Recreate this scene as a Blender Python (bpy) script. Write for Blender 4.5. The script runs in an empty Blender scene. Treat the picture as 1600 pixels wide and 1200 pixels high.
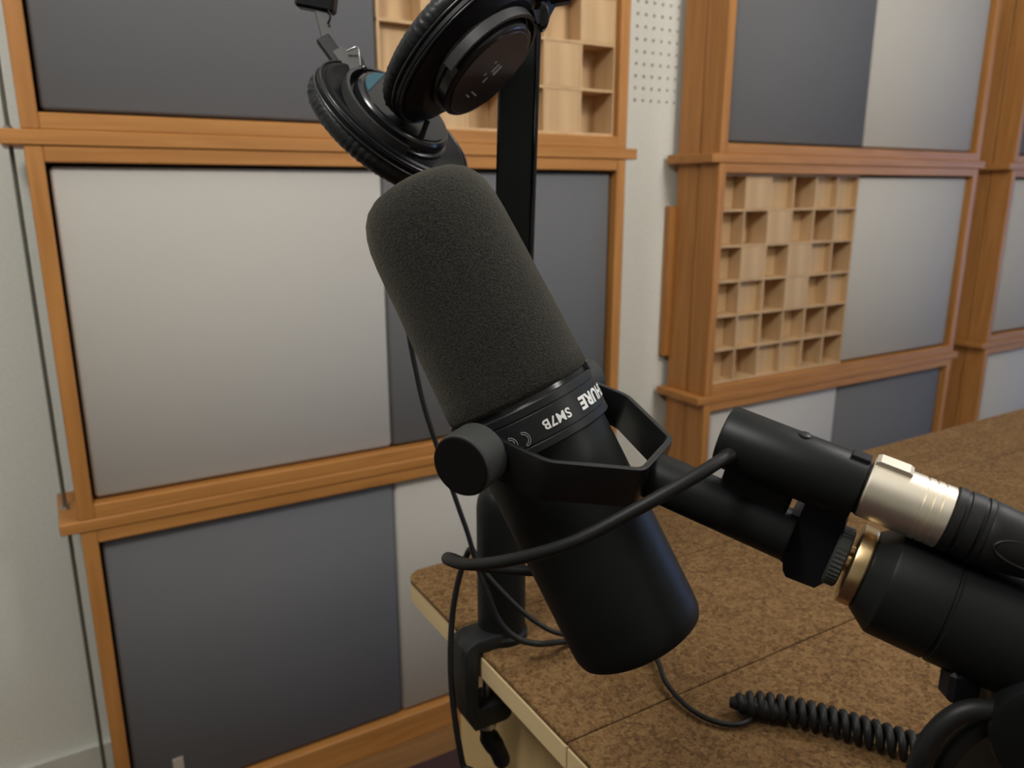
import bpy, bmesh, math, random
from mathutils import Vector, Matrix, noise
random.seed(7)
scene = bpy.context.scene
COL = scene.collection
PI = math.pi

# ---------------------------------------------------------------- camera
CAM_Z = 1.075
cam_data = bpy.data.cameras.new('camera')
cam = bpy.data.objects.new('camera', cam_data)
COL.objects.link(cam)
cam.location = (0.0, 0.0, CAM_Z)
cam.rotation_euler = (math.radians(90 - 14.14), 0.0, math.radians(-30.85))
cam_data.sensor_fit = 'HORIZONTAL'
cam_data.sensor_width = 36.0
cam_data.lens = 1210.0 * 36.0 / 1600.0
cam_data.clip_start = 0.02
cam_data.dof.use_dof = True
cam_data.dof.focus_distance = 0.31
cam_data.dof.aperture_fstop = 16.0
scene.camera = cam

# ---------------------------------------------------------------- light
scene.view_settings.view_transform = 'Standard'
scene.view_settings.look = 'None'
scene.view_settings.exposure = 0.22
scene.view_settings.gamma = 1.0
scene.view_settings.use_curve_mapping = False
scene.cycles.use_denoising = True

world = bpy.data.worlds.new('world')
scene.world = world
world.use_nodes = True
bg = world.node_tree.nodes['Background']
bg.inputs[0].default_value = (0.9, 0.95, 1.0, 1)
bg.inputs[1].default_value = 0.05


def area_light(name, loc, target, size, size_y, energy, color):
    ld = bpy.data.lights.new(name, 'AREA')
    ld.shape = 'RECTANGLE'
    ld.size = size
    ld.size_y = size_y
    ld.energy = energy
    ld.color = color
    ld.specular_factor = 0.35
    ob = bpy.data.objects.new(name, ld)
    COL.objects.link(ob)
    ob.location = loc
    d = Vector(target) - Vector(loc)
    ob.rotation_euler = d.to_track_quat('-Z', 'Y').to_euler()
    return ob


def point_light(loc, energy, color, radius):
    ld = bpy.data.lights.new('assumed_room_and_fill_light', 'POINT')
    ld.energy = energy
    ld.color = color
    ld.shadow_soft_size = radius
    ob = bpy.data.objects.new('assumed_room_and_fill_light', ld)
    COL.objects.link(ob)
    ob.location = loc


point_light((-0.40, 0.16, 1.93), 32.0, (1.0, 0.985, 0.945), 0.16)  # unseen room lamp, assumed from the brightness at upper left
point_light((1.24, 0.06, 1.93), 29.0, (1.0, 0.97, 0.935), 0.16)  # unseen lamp added to brighten the right-hand panels
point_light((1.55, -1.75, 2.05), 26.0, (1.0, 0.985, 0.95), 0.18)  # fill added behind the camera, evens the panels and highlights the microphone body
area_light('assumed_blue_light', (4.55, 0.10, 0.85), (1.9, 1.3, 0.6), 1.3, 1.2, 21.0, (0.20, 0.44, 1.0))  # blue light added for the lower-right tint; source assumed, no window modelled


# ---------------------------------------------------------------- materials
def mat_base(name):
    m = bpy.data.materials.new(name)
    m.use_nodes = True
    nt = m.node_tree
    return m, nt, nt.nodes['Principled BSDF']


def plain(name, col, rough=0.5, metal=0.0, spec=0.5, bump=None):
    m, nt, b = mat_base(name)
    b.inputs['Base Color'].default_value = (*col, 1)
    b.inputs['Roughness'].default_value = rough
    b.inputs['Metallic'].default_value = metal
    b.inputs['Specular IOR Level'].default_value = spec
    tc = nt.nodes.new('ShaderNodeTexCoord')
    nz = nt.nodes.new('ShaderNodeTexNoise')
    nz.inputs['Scale'].default_value = bump[0] if bump else 60.0
    nz.inputs['Detail'].default_value = 3.0
    nt.links.new(tc.outputs['Object'], nz.inputs['Vector'])
    mix = nt.nodes.new('ShaderNodeMix')
    mix.data_type = 'RGBA'
    mix.inputs[6].default_value = (*[c * 0.9 for c in col], 1)
    mix.inputs[7].default_value = (*[min(1, c * 1.1) for c in col], 1)
    nt.links.new(nz.outputs['Fac'], mix.inputs[0])
    nt.links.new(mix.outputs[2], b.inputs['Base Color'])
    if bump:
        bp = nt.nodes.new('ShaderNodeBump')
        bp.inputs['Strength'].default_value = bump[1]
        bp.inputs['Distance'].default_value = bump[2]
        nt.links.new(nz.outputs['Fac'], bp.inputs['Height'])
        nt.links.new(bp.outputs['Normal'], b.inputs['Normal'])
    return m


def wood(name, c1, c2, axis, rough=0.45, scale=22.0):
    m, nt, b = mat_base(name)
    tc = nt.nodes.new('ShaderNodeTexCoord')
    mp = nt.nodes.new('ShaderNodeMapping')
    s = [1.0, 1.0, 1.0]
    s[axis] = 0.06
    mp.inputs['Scale'].default_value = s
    nz = nt.nodes.new('ShaderNodeTexNoise')
    nz.inputs['Scale'].default_value = scale * 3
    nz.inputs['Detail'].default_value = 6.0
    nz.inputs['Distortion'].default_value = 0.6
    rp = nt.nodes.new('ShaderNodeValToRGB')
    rp.color_ramp.elements[0].position = 0.3
    rp.color_ramp.elements[0].color = (*c1, 1)
    rp.color_ramp.elements[1].position = 0.72
    rp.color_ramp.elements[1].color = (*c2, 1)
    nt.links.new(tc.outputs['Object'], mp.inputs['Vector'])
    nt.links.new(mp.outputs['Vector'], nz.inputs['Vector'])
    nt.links.new(nz.outputs['Fac'], rp.inputs['Fac'])
    nt.links.new(rp.outputs['Color'], b.inputs['Base Color'])
    b.inputs['Roughness'].default_value = rough
    b.inputs['Specular IOR Level'].default_value = 0.35
    bp = nt.nodes.new('ShaderNodeBump')
    bp.inputs['Strength'].default_value = 0.12
    bp.inputs['Distance'].default_value = 0.002
    nt.links.new(nz.outputs['Fac'], bp.inputs['Height'])
    nt.links.new(bp.outputs['Normal'], b.inputs['Normal'])
    return m


def cork_mat():
    m, nt, b = mat_base('cork')
    tc = nt.nodes.new('ShaderNodeTexCoord')
    n1 = nt.nodes.new('ShaderNodeTexNoise')
    n1.inputs['Scale'].default_value = 480.0
    n1.inputs['Detail'].default_value = 4.0
    n1.inputs['Roughness'].default_value = 0.65
    n2 = nt.nodes.new('ShaderNodeTexVoronoi')
    n2.inputs['Scale'].default_value = 330.0
    n3 = nt.nodes.new('ShaderNodeTexNoise')
    n3.inputs['Scale'].default_value = 26.0
    for n in (n1, n2, n3):
        nt.links.new(tc.outputs['Object'], n.inputs['Vector'])
    sep = nt.nodes.new('ShaderNodeSeparateColor')
    nt.links.new(n2.outputs['Color'], sep.inputs['Color'])
    m1 = nt.nodes.new('ShaderNodeMath')
    m1.operation = 'MULTIPLY_ADD'
    m1.inputs[1].default_value = 0.30
    nt.links.new(sep.outputs[0], m1.inputs[0])
    nt.links.new(n1.outputs['Fac'], m1.inputs[2])
    m2 = nt.nodes.new('ShaderNodeMath')
    m2.operation = 'MULTIPLY_ADD'
    m2.inputs[1].default_value = 0.25
    nt.links.new(n3.outputs['Fac'], m2.inputs[0])
    nt.links.new(m1.outputs[0], m2.inputs[2])
    rp = nt.nodes.new('ShaderNodeValToRGB')
    e = rp.color_ramp.elements
    e[0].position = 0.52
    e[0].color = (*CORK[0], 1)
    e[1].position = 1.0
    e[1].color = (*CORK[2], 1)
    k = e.new(0.72)
    k.color = (*CORK[1], 1)
    nt.links.new(m2.outputs[0], rp.inputs['Fac'])
    nt.links.new(rp.outputs['Color'], b.inputs['Base Color'])
    b.inputs['Roughness'].default_value = 0.85
    b.inputs['Specular IOR Level'].default_value = 0.2
    bp = nt.nodes.new('ShaderNodeBump')
    bp.inputs['Strength'].default_value = 0.35
    bp.inputs['Distance'].default_value = 0.001
    nt.links.new(n1.outputs['Fac'], bp.inputs['Height'])
    nt.links.new(bp.outputs['Normal'], b.inputs['Normal'])
    return m


def foam_mat():
    m, nt, b = mat_base('windscreen_foam')
    tc = nt.nodes.new('ShaderNodeTexCoord')
    n1 = nt.nodes.new('ShaderNodeTexNoise')
    n1.inputs['Scale'].default_value = 1500.0
    n1.inputs['Detail'].default_value = 2.0
    nt.links.new(tc.outputs['Object'], n1.inputs['Vector'])
    rp = nt.nodes.new('ShaderNodeValToRGB')
    rp.color_ramp.elements[0].position = 0.35
    rp.color_ramp.elements[0].color = (0.0105, 0.0102, 0.009, 1)
    rp.color_ramp.elements[1].position = 0.7
    rp.color_ramp.elements[1].color = (0.033, 0.032, 0.0275, 1)
    nt.links.new(n1.outputs['Fac'], rp.inputs['Fac'])
    nt.links.new(rp.outputs['Color'], b.inputs['Base Color'])
    b.inputs['Roughness'].default_value = 0.95
    b.inputs['Specular IOR Level'].default_value = 0.1
    b.inputs['Sheen Weight'].default_value = 0.16
    b.inputs['Sheen Roughness'].default_value = 0.5
    b.inputs['Sheen Tint'].default_value = (0.75, 0.7, 0.55, 1)
    bp = nt.nodes.new('ShaderNodeBump')
    bp.inputs['Strength'].default_value = 0.7
    bp.inputs['Distance'].default_value = 0.0008
    nt.links.new(n1.outputs['Fac'], bp.inputs['Height'])
    nt.links.new(bp.outputs['Normal'], b.inputs['Normal'])
    return m


M = {}
CORK = ((0.056, 0.0285, 0.0100), (0.108, 0.0560, 0.0195), (0.178, 0.104, 0.041))
M['wall'] = plain('wall_paint', (0.74, 0.745, 0.68), 0.85, spec=0.2, bump=(180, 0.05, 0.002))
M['ceiling'] = plain('ceiling_paint', (0.7, 0.69, 0.65), 0.9, spec=0.2)
M['trim'] = plain('trim_paint', (0.62, 0.63, 0.57), 0.5, spec=0.4)
WC1, WC2 = (0.36, 0.150, 0.036), (0.50, 0.225, 0.062)
M['wood_x'] = wood('oak_frame_x', WC1, WC2, 0)
M['wood_z'] = wood('oak_frame_z', WC1, WC2, 2)
M['wood_y'] = wood('oak_frame_y', WC1, WC2, 1)
M['ply'] = wood('diffuser_wood', (0.50, 0.32, 0.16), (0.62, 0.42, 0.23), 2, 0.6, 10)
M['ply_edge'] = wood('plywood_edge', (0.50, 0.37, 0.19), (0.64, 0.49, 0.28), 1, 0.6, 14)
M['ply_side'] = wood('plywood_side', (0.40, 0.27, 0.12), (0.50, 0.35, 0.16), 2, 0.6, 8)
M['white_fab'] = plain('white_fabric', (0.475, 0.45, 0.41), 0.95, spec=0.1, bump=(900, 0.15, 0.0006))
M['grey_fab'] = plain('grey_fabric', (0.146, 0.146, 0.151), 0.95, spec=0.1, bump=(900, 0.15, 0.0006))
M['floor'] = wood('floor_oak', (0.17, 0.082, 0.028), (0.26, 0.135, 0.05), 0, 0.5, 12)
M['rug'] = plain('rug_wool', (0.055, 0.03, 0.03), 0.95, spec=0.1, bump=(300, 0.5, 0.003))
M['cork'] = cork_mat()
M['foam'] = foam_mat()
M['black_metal'] = plain('black_satin_metal', (0.012, 0.0138, 0.0142), 0.42, spec=0.25, bump=(900, 0.03, 0.0003))
M['black_body'] = plain('black_body_paint', (0.0055, 0.0064, 0.0062), 0.44, spec=0.22, bump=(1500, 0.04, 0.0002))
M['black_plastic'] = plain('black_plastic', (0.0065, 0.0065, 0.008), 0.45, spec=0.2)
M['black_gloss'] = plain('black_gloss_plastic', (0.012, 0.012, 0.014), 0.22, spec=0.5)
M['leather'] = plain('black_leatherette', (0.015, 0.016, 0.017), 0.42, spec=0.25, bump=(260, 0.4, 0.001))
M['rubber'] = plain('black_rubber', (0.008, 0.0082, 0.0082), 0.5, spec=0.25)
M['yoke_metal'] = plain('yoke_metal', (0.006, 0.0066, 0.0066), 0.30, spec=0.45)
M['knob_face'] = plain('knob_face', (0.006, 0.005, 0.005), 0.7, spec=0.1)
M['knob'] = plain('knob_grip', (0.030, 0.031, 0.029), 0.6, spec=0.25, bump=(2500, 0.6, 0.0004))
M['nickel'] = plain('satin_nickel', (0.86, 0.79, 0.66), 0.38, metal=1.0)
M['brass'] = plain('brass', (0.62, 0.45, 0.24), 0.28, metal=1.0)
M['steel'] = plain('steel', (0.55, 0.54, 0.52), 0.3, metal=1.0)
M['grey_metal'] = plain('grey_metal', (0.045, 0.045, 0.047), 0.35, metal=0.4)
M['worn_metal'] = plain('worn_metal', (0.035, 0.033, 0.030), 0.5, metal=0.2)
M['rod'] = plain('dull_steel_rod', (0.16, 0.17, 0.14), 0.5, metal=0.6)
M['print'] = plain('white_print', (0.70, 0.70, 0.68), 0.6)
M['print_grey'] = plain('grey_print', (0.30, 0.30, 0.29), 0.6)
M['blue'] = plain('blue_label', (0.012, 0.095, 0.14), 0.4)
M['plate'] = plain('name_plate', (0.05, 0.035, 0.032), 0.25, metal=0.5)
M['tag'] = plain('tag_paper', (0.42, 0.36, 0.28), 0.8)
M['dark'] = plain('cavity_shade', (0.05, 0.05, 0.046), 0.9)  # shade of holes and frame gaps put into the colour


# ---------------------------------------------------------------- mesh helpers
def V(*a):
    return Vector(a[0]) if len(a) == 1 else Vector(a)


class MB:
    def __init__(self):
        self.v = []
        self.f = []

    def add(self, vs, fs):
        o = len(self.v)
        self.v += [Vector(p) for p in vs]
        self.f += [tuple(i + o for i in q) for q in fs]
        return self

    def obox(self, c, ax, ay, az, hx, hy, hz, bev=0.0):
        bm = bmesh.new()
        bmesh.ops.create_cube(bm, size=2.0)
        for q in bm.verts:
            q.co = Vector((q.co.x * hx, q.co.y * hy, q.co.z * hz))
        if bev:
            bmesh.ops.bevel(bm, geom=bm.edges[:], offset=bev, segments=1, affect='EDGES')
        c, ax, ay, az = V(c), V(ax), V(ay), V(az)
        bm.verts.index_update()
        self.add([c + ax * q.co.x + ay * q.co.y + az * q.co.z for q in bm.verts],
                 [[q.index for q in f.verts] for f in bm.faces])
        bm.free()
        return self

    def box(self, x0, x1, y0, y1, z0, z1, bev=0.0):
        return self.obox(((x0 + x1) / 2, (y0 + y1) / 2, (z0 + z1) / 2), (1, 0, 0), (0, 1, 0), (0, 0, 1),
                         (x1 - x0) / 2, (y1 - y0) / 2, (z1 - z0) / 2, bev)

    def lathe(self, org, axis, prof, seg=48, e1=None, sx=1.0, sy=1.0, rfun=None, cap0=True, cap1=True):
        """prof: list of (radius, distance along axis)"""
        org, axis = V(org), V(axis).normalized()
        if e1 is None:
            e1 = axis.orthogonal()
        e1 = V(e1)
        e1 = (e1 - axis * e1.dot(axis)).normalized()
        e2 = axis.cross(e1)
        vs, fs = [], []
        for k, (r, h) in enumerate(prof):
            for i in range(seg):
                t = 2 * PI * i / seg
                rr = r if rfun is None else rfun(r, h, t, k)
                vs.append(org + axis * h + e1 * (math.cos(t) * rr * sx) + e2 * (math.sin(t) * rr * sy))
        n = len(prof)
        for k in range(n - 1):
            for i in range(seg):
                j = (i + 1) % seg
                fs.append((k * seg + i, k * seg + j, (k + 1) * seg + j, (k + 1) * seg + i))
        if cap0:
            fs.append(tuple(reversed(range(seg))))
        if cap1:
            fs.append(tuple((n - 1) * seg + i for i in range(seg)))
        return self.add(vs, fs)

    def tube(self, pts, r, seg=10, closed=False):
        pts = [V(p) for p in pts]
        n = len(pts)
        rad = r if isinstance(r, (list, tuple)) else [r] * n
        tang = []
        for i in range(n):
            if closed:
                t = pts[(i + 1) % n] - pts[i - 1]
            else:
                t = pts[min(i + 1, n - 1)] - pts[max(i - 1, 0)]
            tang.append(t.normalized())
        e = tang[0].orthogonal().normalized()
        vs, fs = [], []
        for i in range(n):
            e = (e - tang[i] * e.dot(tang[i]))
            e.normalize()
            f = tang[i].cross(e)
            for k in range(seg):
                a = 2 * PI * k / seg
                vs.append(pts[i] + (e * math.cos(a) + f * math.sin(a)) * rad[i])
        m = n if closed else n - 1
        for i in range(m):
            i2 = (i + 1) % n
            for k in range(seg):
                k2 = (k + 1) % seg
                fs.append((i * seg + k, i * seg + k2, i2 * seg + k2, i2 * seg + k))
        if not closed:
            fs.append(tuple(reversed(range(seg))))
            fs.append(tuple((n - 1) * seg + k for k in range(seg)))
        return self.add(vs, fs)

    def strip(self, path, side, wid, thick):
        """flat bent strip: path points, constant side vector, full width and thickness"""
        path = [V(p) for p in path]
        side = V(side).normalized()
        n = len(path)
        vs, fs = [], []
        for i in range(n):
            t0 = (path[i] - path[max(i - 1, 0)])
            t1 = (path[min(i + 1, n - 1)] - path[i])
            n0 = t0.cross(side).normalized() if t0.length > 0 else None
            n1 = t1.cross(side).normalized() if t1.length > 0 else None
            if n0 is None:
                nn = n1
            elif n1 is None:
                nn = n0
            else:
                nn = (n0 + n1).normalized()
                nn = nn / max(0.3, nn.dot(n1))
            w = wid[i] if isinstance(wid, (list, tuple)) else wid
            for sw in (-0.5, 0.5):
                for st in (-0.5, 0.5):
                    vs.append(path[i] + side * (sw * w) + nn * (st * thick))
        for i in range(n - 1):
            a, b = i * 4, i * 4 + 4
            for p, q in ((0, 1), (1, 3), (3, 2), (2, 0)):
                fs.append((a + p, a + q, b + q, b + p))
        fs.append((0, 2, 3, 1))
        o = (n - 1) * 4
        fs.append((o, o + 1, o + 3, o + 2))
        return self.add(vs, fs)

    def prism(self, poly, org, ax, ay, az, h):
        org, ax, ay, az = V(org), V(ax), V(ay), V(az)
        n = len(poly)
        vs = [org + ax * x + ay * y for x, y in poly] + [org + ax * x + ay * y + az * h for x, y in poly]
        fs = [tuple(reversed(range(n))), tuple(range(n, 2 * n))]
        for i in range(n):
            j = (i + 1) % n
            fs.append((i, j, n + j, n + i))
        return self.add(vs, fs)


ORIGIN = {}


def finish(me, smooth, bevel=None):
    bm = bmesh.new()
    bm.from_mesh(me)
    bmesh.ops.recalc_face_normals(bm, faces=bm.faces)
    if bevel:
        es = [e for e in bm.edges if len(e.link_faces) == 2 and e.calc_face_angle(0) > math.radians(50)]
        bmesh.ops.bevel(bm, geom=es, offset=bevel, segments=2, profile=0.6, affect='EDGES')
    bm.to_mesh(me)
    bm.free()
    if smooth:
        for q in me.polygons:
            q.use_smooth = True
        me.set_sharp_from_angle(angle=math.radians(smooth))


def part(name, mb, mat, parent, smooth=35, label=None, kind=None, bevel=None):
    org = ORIGIN[parent.name]
    me = bpy.data.meshes.new(name)
    me.from_pydata([p - org for p in mb.v], [], mb.f)
    finish(me, smooth, bevel)
    me.materials.append(M[mat])
    ob = bpy.data.objects.new(name, me)
    COL.objects.link(ob)
    ob.parent = parent
    ORIGIN[ob.name] = org
    if label:
        ob['label'] = label
    if kind:
        ob['kind'] = kind
    return ob


def thing(name, loc, label, cat, group=None):
    ob = bpy.data.objects.new(name, None)
    ob.empty_display_size = 0.02
    COL.objects.link(ob)
    ob.location = loc
    ob['label'] = label
    ob['category'] = cat
    if group:
        ob['group'] = group
    ORIGIN[ob.name] = V(loc)
    return ob


def single(name, mb, mat, label, cat, group=None, smooth=35, kind=None):
    c = Vector((sum(p.x for p in mb.v), sum(p.y for p in mb.v), 0)) / len(mb.v)
    c.z = min(p.z for p in mb.v)
    me = bpy.data.meshes.new(name)
    me.from_pydata([p - c for p in mb.v], [], mb.f)
    finish(me, smooth)
    me.materials.append(M[mat])
    ob = bpy.data.objects.new(name, me)
    COL.objects.link(ob)
    ob.location = c
    ORIGIN[ob.name] = c
    if kind:
        ob['kind'] = kind
    if label:
        ob['label'] = label
        ob['category'] = cat
    if group:
        ob['group'] = group
    return ob


def spline(pts, n=10):
    """Catmull-Rom through pts"""
    pts = [V(p) for p in pts]
    P = [pts[0] * 2 - pts[1]] + pts + [pts[-1] * 2 - pts[-2]]
    out = []
    for i in range(1, len(P) - 2):
        for k in range(n):
            t = k / n
            a, b, c, d = P[i - 1], P[i], P[i + 1], P[i + 2]
            out.append(0.5 * ((2 * b) + (c - a) * t + (2 * a - 5 * b + 4 * c - d) * t * t + (3 * b - a - 3 * c + d) * t ** 3))
    out.append(pts[-1])
    return out


# ---------------------------------------------------------------- room
RX0, RX1, RY0, RY1, RH = -3.4, 4.6, -3.4, 1.46, 2.6


def structure(name, mb, mat):
    o = single(name, mb, mat, None, None, smooth=0, kind='structure')
    return o


structure('wall_back', MB().box(RX0, RX1, RY1, RY1 + 0.1, 0, RH), 'wall')
structure('wall_front', MB().box(RX0, RX1, RY0 - 0.1, RY0, 0, RH), 'wall')
structure('wall_left', MB().box(RX0 - 0.1, RX0, RY0, RY1, 0, RH), 'wall')
structure('wall_right', MB().box(RX1, RX1 + 0.1, RY0, RY1, 0, RH), 'wall')
structure('ceiling', MB().box(RX0, RX1, RY0, RY1, RH, RH + 0.1), 'ceiling')
fl = structure('floor', MB().box(RX0, RX1, RY0, RY1, -0.1, -0.012), 'floor')
# floor planks running along the wall
yy, row = RY1, 0
while yy > RY0 + 0.01:
    y0 = max(RY0, yy - 0.14)
    xs = [RX0] + [x for x in (RX0 + 0.5 + 1.1 * k + (row * 0.37) % 1.1 for k in range(8)) if x < RX1 - 0.2] + [RX1]
    for a, b in zip(xs[:-1], xs[1:]):
        part('plank', MB().box(a + 0.0008, b - 0.0008, y0 + 0.0008, yy - 0.0008, -0.012, 0.0, 0.0008), 'floor', fl, 0)
    yy = y0
    row += 1
bb = MB().box(RX0, RX1, RY1 - 0.014, RY1, 0.0, 0.078, 0.003)
structure('baseboard_back', bb, 'trim')

# perforated lining panel between the acoustic frames
pp = thing('perforated_panel', (1.26, RY1, 0.0), 'white perforated lining panel on the wall between the wooden frames', 'wall panel')
PY = RY1 - 0.010
mbp = MB()
px0, px1, pz0 = 1.106, 1.106 + 0.0238 * 13, CAM_Z + 0.182
nc, nr, pw, ph = 13, 18, 0.0238, 0.0257
vs, fs = [], []
HR = 0.0036
for c in range(nc):
    for r in range(nr):
        x0, z0 = px0 + c * pw, pz0 + r * ph
        cx, cz = x0 + pw / 2, z0 + ph / 2
        o = len(vs)
        sq = [(x0, z0), (cx, z0), (x0 + pw, z0), (x0 + pw, cz), (x0 + pw, z0 + ph), (cx, z0 + ph), (x0, z0 + ph), (x0, cz)]
        for x, z in sq:
            vs.append((x, PY, z))
        for dy in (0, 0.0075):
            for k in range(8):
                t = math.radians(225 + 45 * k)
                vs.append((cx + HR * math.cos(t), PY + dy, cz + HR * math.sin(t)))
        for k in range(8):
            k2 = (k + 1) % 8
            fs.append((o + k, o + k2, o + 8 + k2, o + 8 + k))
            fs.append((o + 8 + k, o + 8 + k2, o + 16 + k2, o + 16 + k))
mbp.add(vs, fs)
part('perforated_sheet', mbp, 'wall', pp, 0)
part('hole_shade_backing', MB().box(px0, px1, PY + 0.007, RY1 - 0.0005, pz0, pz0 + nr * ph), 'dark', pp, 0)  # dark sheet standing in for the shade inside the holes
part('plain_sheet', MB().box(px0, px1, PY, RY1 - 0.0005, 0.08, pz0), 'wall', pp, 0)
part('upper_sheet', MB().box(px0, px1, PY, RY1 - 0.0005, pz0 + nr * ph, RH - 0.002), 'wall', pp, 0)

# ---------------------------------------------------------------- acoustic frames
Z = lambda z: z + CAM_Z
FR, SW, DEP, LAY, REC = 0.022, 0.022, 0.135, 0.064, 0.014
LEVELS = {'lower': (0.0, Z(-0.4995)), 'middle': (Z(-0.4815), Z(0.0566)), 'upper': (Z(0.0769), Z(0.615))}

BLOCK_MESH = {}


def block_mesh(w, h, d):
    key = (round(w, 4), round(h, 4), round(d, 4))
    if key not in BLOCK_MESH:
        mb = MB().box(-w / 2, w / 2, -d, 0, -h / 2, h / 2, 0.0012)
        me = bpy.data.meshes.new('block')
        me.from_pydata(mb.v, [], mb.f)
        me.materials.append(M['ply'])
        BLOCK_MESH[key] = me
    return BLOCK_MESH[key]


def diffuser(root, x0, x1, z0, z1, yf, heights):
    """egg-crate of thin fins, each well closed by a block at its own depth"""
    yb = yf + LAY * 1.30
    ff = yf + REC
    d = part('diffuser', MB().box(x0, x1, yb, yb + 0.008, z0, z1), 'ply', root, 0, 'pale wooden skyline diffuser')
    rows, cols = len(heights), len(heights[0])
    w, h = (x1 - x0) / cols, (z1 - z0) / rows
    org = ORIGIN[d.name]
    ft = 0.0022
    for c in range(0, cols + 1):
        x = min(max(x0 + c * w, x0 + ft), x1 - ft)
        part('fin', MB().box(x - ft, x + ft, ff + 0.0005, yb, z0, z1), 'ply', d, 0)
    for r in range(0, rows + 1):
        z = min(max(z0 + r * h, z0 + ft), z1 - ft)
        part('fin', MB().box(x0, x1, ff, yb, z - ft, z + ft), 'ply', d, 0)
    full = yb - ff
    for r in range(rows):
        for c in range(cols):
            dep = full * [0.10, 0.45, 0.75, 0.985][heights[r][c]]
            ob = bpy.data.objects.new('block', block_mesh(w - 2 * ft, h - 2 * ft, dep))
            COL.objects.link(ob)
            ob.parent = d
            ob.location = V(x0 + (c + 0.5) * w, yb, z1 - (r + 0.5) * h) - org
    return d


def framed_panel(xl, xr, yf, level, left, right, label, group=None, bottom_rail=FR):
    z0, z1 = LEVELS[level]
    t = thing('acoustic_panel', ((xl + xr) / 2, yf + DEP / 2, z0), label, 'acoustic panel', group)
    # front and rear frame layers with a narrow joint between them
    for a, b in ((yf, yf + LAY), (yf + LAY + 0.003, yf + DEP)):
        part('stile', MB().box(xl, xl + SW, a, b, z0, z1, 0.0015), 'wood_z', t, 0)
        part('stile', MB().box(xr - SW, xr, a, b, z0, z1, 0.0015), 'wood_z', t, 0)
        part('rail', MB().box(xl + SW, xr - SW, a, b, z1 - FR, z1, 0.0015), 'wood_x', t, 0)
        part('rail', MB().box(xl + SW, xr - SW, a, b, z0, z0 + bottom_rail, 0.0015), 'wood_x', t, 0)
    part('gap_shade_board', MB().box(xl + SW, xr - SW, yf + DEP - 0.012, yf + DEP - 0.004, z0 + bottom_rail, z1 - FR), 'dark', t, 0)  # dark board added so gaps beside the fabric read as shaded
    xm = (xl + xr) / 2
    zi0, zi1 = z0 + bottom_rail, z1 - FR
    for (a, b, what) in ((xl + SW, xm, left), (xm, xr - SW, right)):
        if what[0] == 'diffuser':
            diffuser(t, a + 0.001, b - 0.001, zi0 + 0.001, zi1 - 0.001, yf, what[1])
        else:
            g = 0.0045
            ga = g if a < xm - 0.01 and a == xl + SW else 0.0012
            gb = g if b == xr - SW else 0.0012
            part('fabric_panel', MB().box(a + ga, b - gb, yf + REC, yf + REC + 0.05, zi0 + 0.004, zi1 - g, 0.005),
                 what[0], t, 50, 'white fabric panel' if what[0] == 'white_fab' else 'grey fabric panel')
    return t


def spacer(xl, xr, yf, z0, z1, label):
    return single('spacer_board', MB().box(xl - 0.0255, xr + 0.0255, yf - 0.003, yf + DEP + 0.01, z0, z1, 0.0015),
                  'wood_x', label, 'board', 'wooden spacer boards between the acoustic panels', 0)


W_, G_ = ('white_fab',), ('grey_fab',)
DIF_A = ('diffuser', [[1, 2, 0, 3, 1, 2], [2, 0, 3, 1, 2, 1], [3, 1, 2, 0, 1, 2], [1, 3, 0, 2, 1, 3],
                      [2, 2, 1, 2, 3, 0], [3, 3, 0, 1, 3, 0]])
DIF_B = ('diffuser', [[1, 3, 2, 0, 2, 2], [1, 0, 3, 1, 0, 2], [1, 3, 1, 3, 2, 0], [1, 2, 0, 3, 1, 2],
                      [1, 2, 0, 1, 0, 0], [1, 0, 2, 2, 0, 0]])
GP = 'framed acoustic panels along the wall'
# stack nearest the left edge of the photograph
x0, x1, yf = -0.0065, 1.0094, 1.25
framed_panel(x0, x1, yf, 'upper', G_, DIF_A, 'wood-framed acoustic panel, grey fabric beside wooden diffuser, behind the headphones', GP)
framed_panel(x0, x1, yf, 'middle', W_, G_, 'wood-framed acoustic panel, white then grey fabric, behind the microphone windscreen', GP)
framed_panel(x0, x1, yf, 'lower', G_, W_, 'wood-framed acoustic panel, grey then white fabric, standing on the floor', GP, 0.058)
spacer(x0, x1, yf, Z(0.0566), Z(0.0769), 'long wooden spacer board behind the headphones, above the large white panel')
spacer(x0, x1, yf, Z(-0.4995), Z(-0.4815), 'long wooden spacer board below the large white panel, drilled for a rod')
# stack right of the perforated panel
x0, x1, yf = 1.3093, 2.335, 1.294
framed_panel(x0, x1, yf, 'upper', G_, W_, 'wood-framed acoustic panel, grey then white fabric, above the square diffuser', GP)
t = framed_panel(x0, x1, yf, 'middle', DIF_B, W_, 'wood-framed acoustic panel, square wooden diffuser beside white fabric', GP)
part('cleat', MB().box(x0 - 0.016, x0 + 0.004, yf + DEP - 0.002, RY1 - 0.011, Z(-0.405), Z(-0.04), 0.002), 'wood_z', t, 0)
framed_panel(x0, x1, yf, 'lower', W_, G_, 'wood-framed acoustic panel, white then grey fabric, low behind the table', GP, 0.058)
spacer(x0, x1, yf, Z(0.0566), Z(0.0769), 'wooden spacer board directly above the square wooden diffuser')
spacer(x0, x1, yf, Z(-0.4995), Z(-0.4815), 'wooden spacer board directly below the square wooden diffuser')
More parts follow.
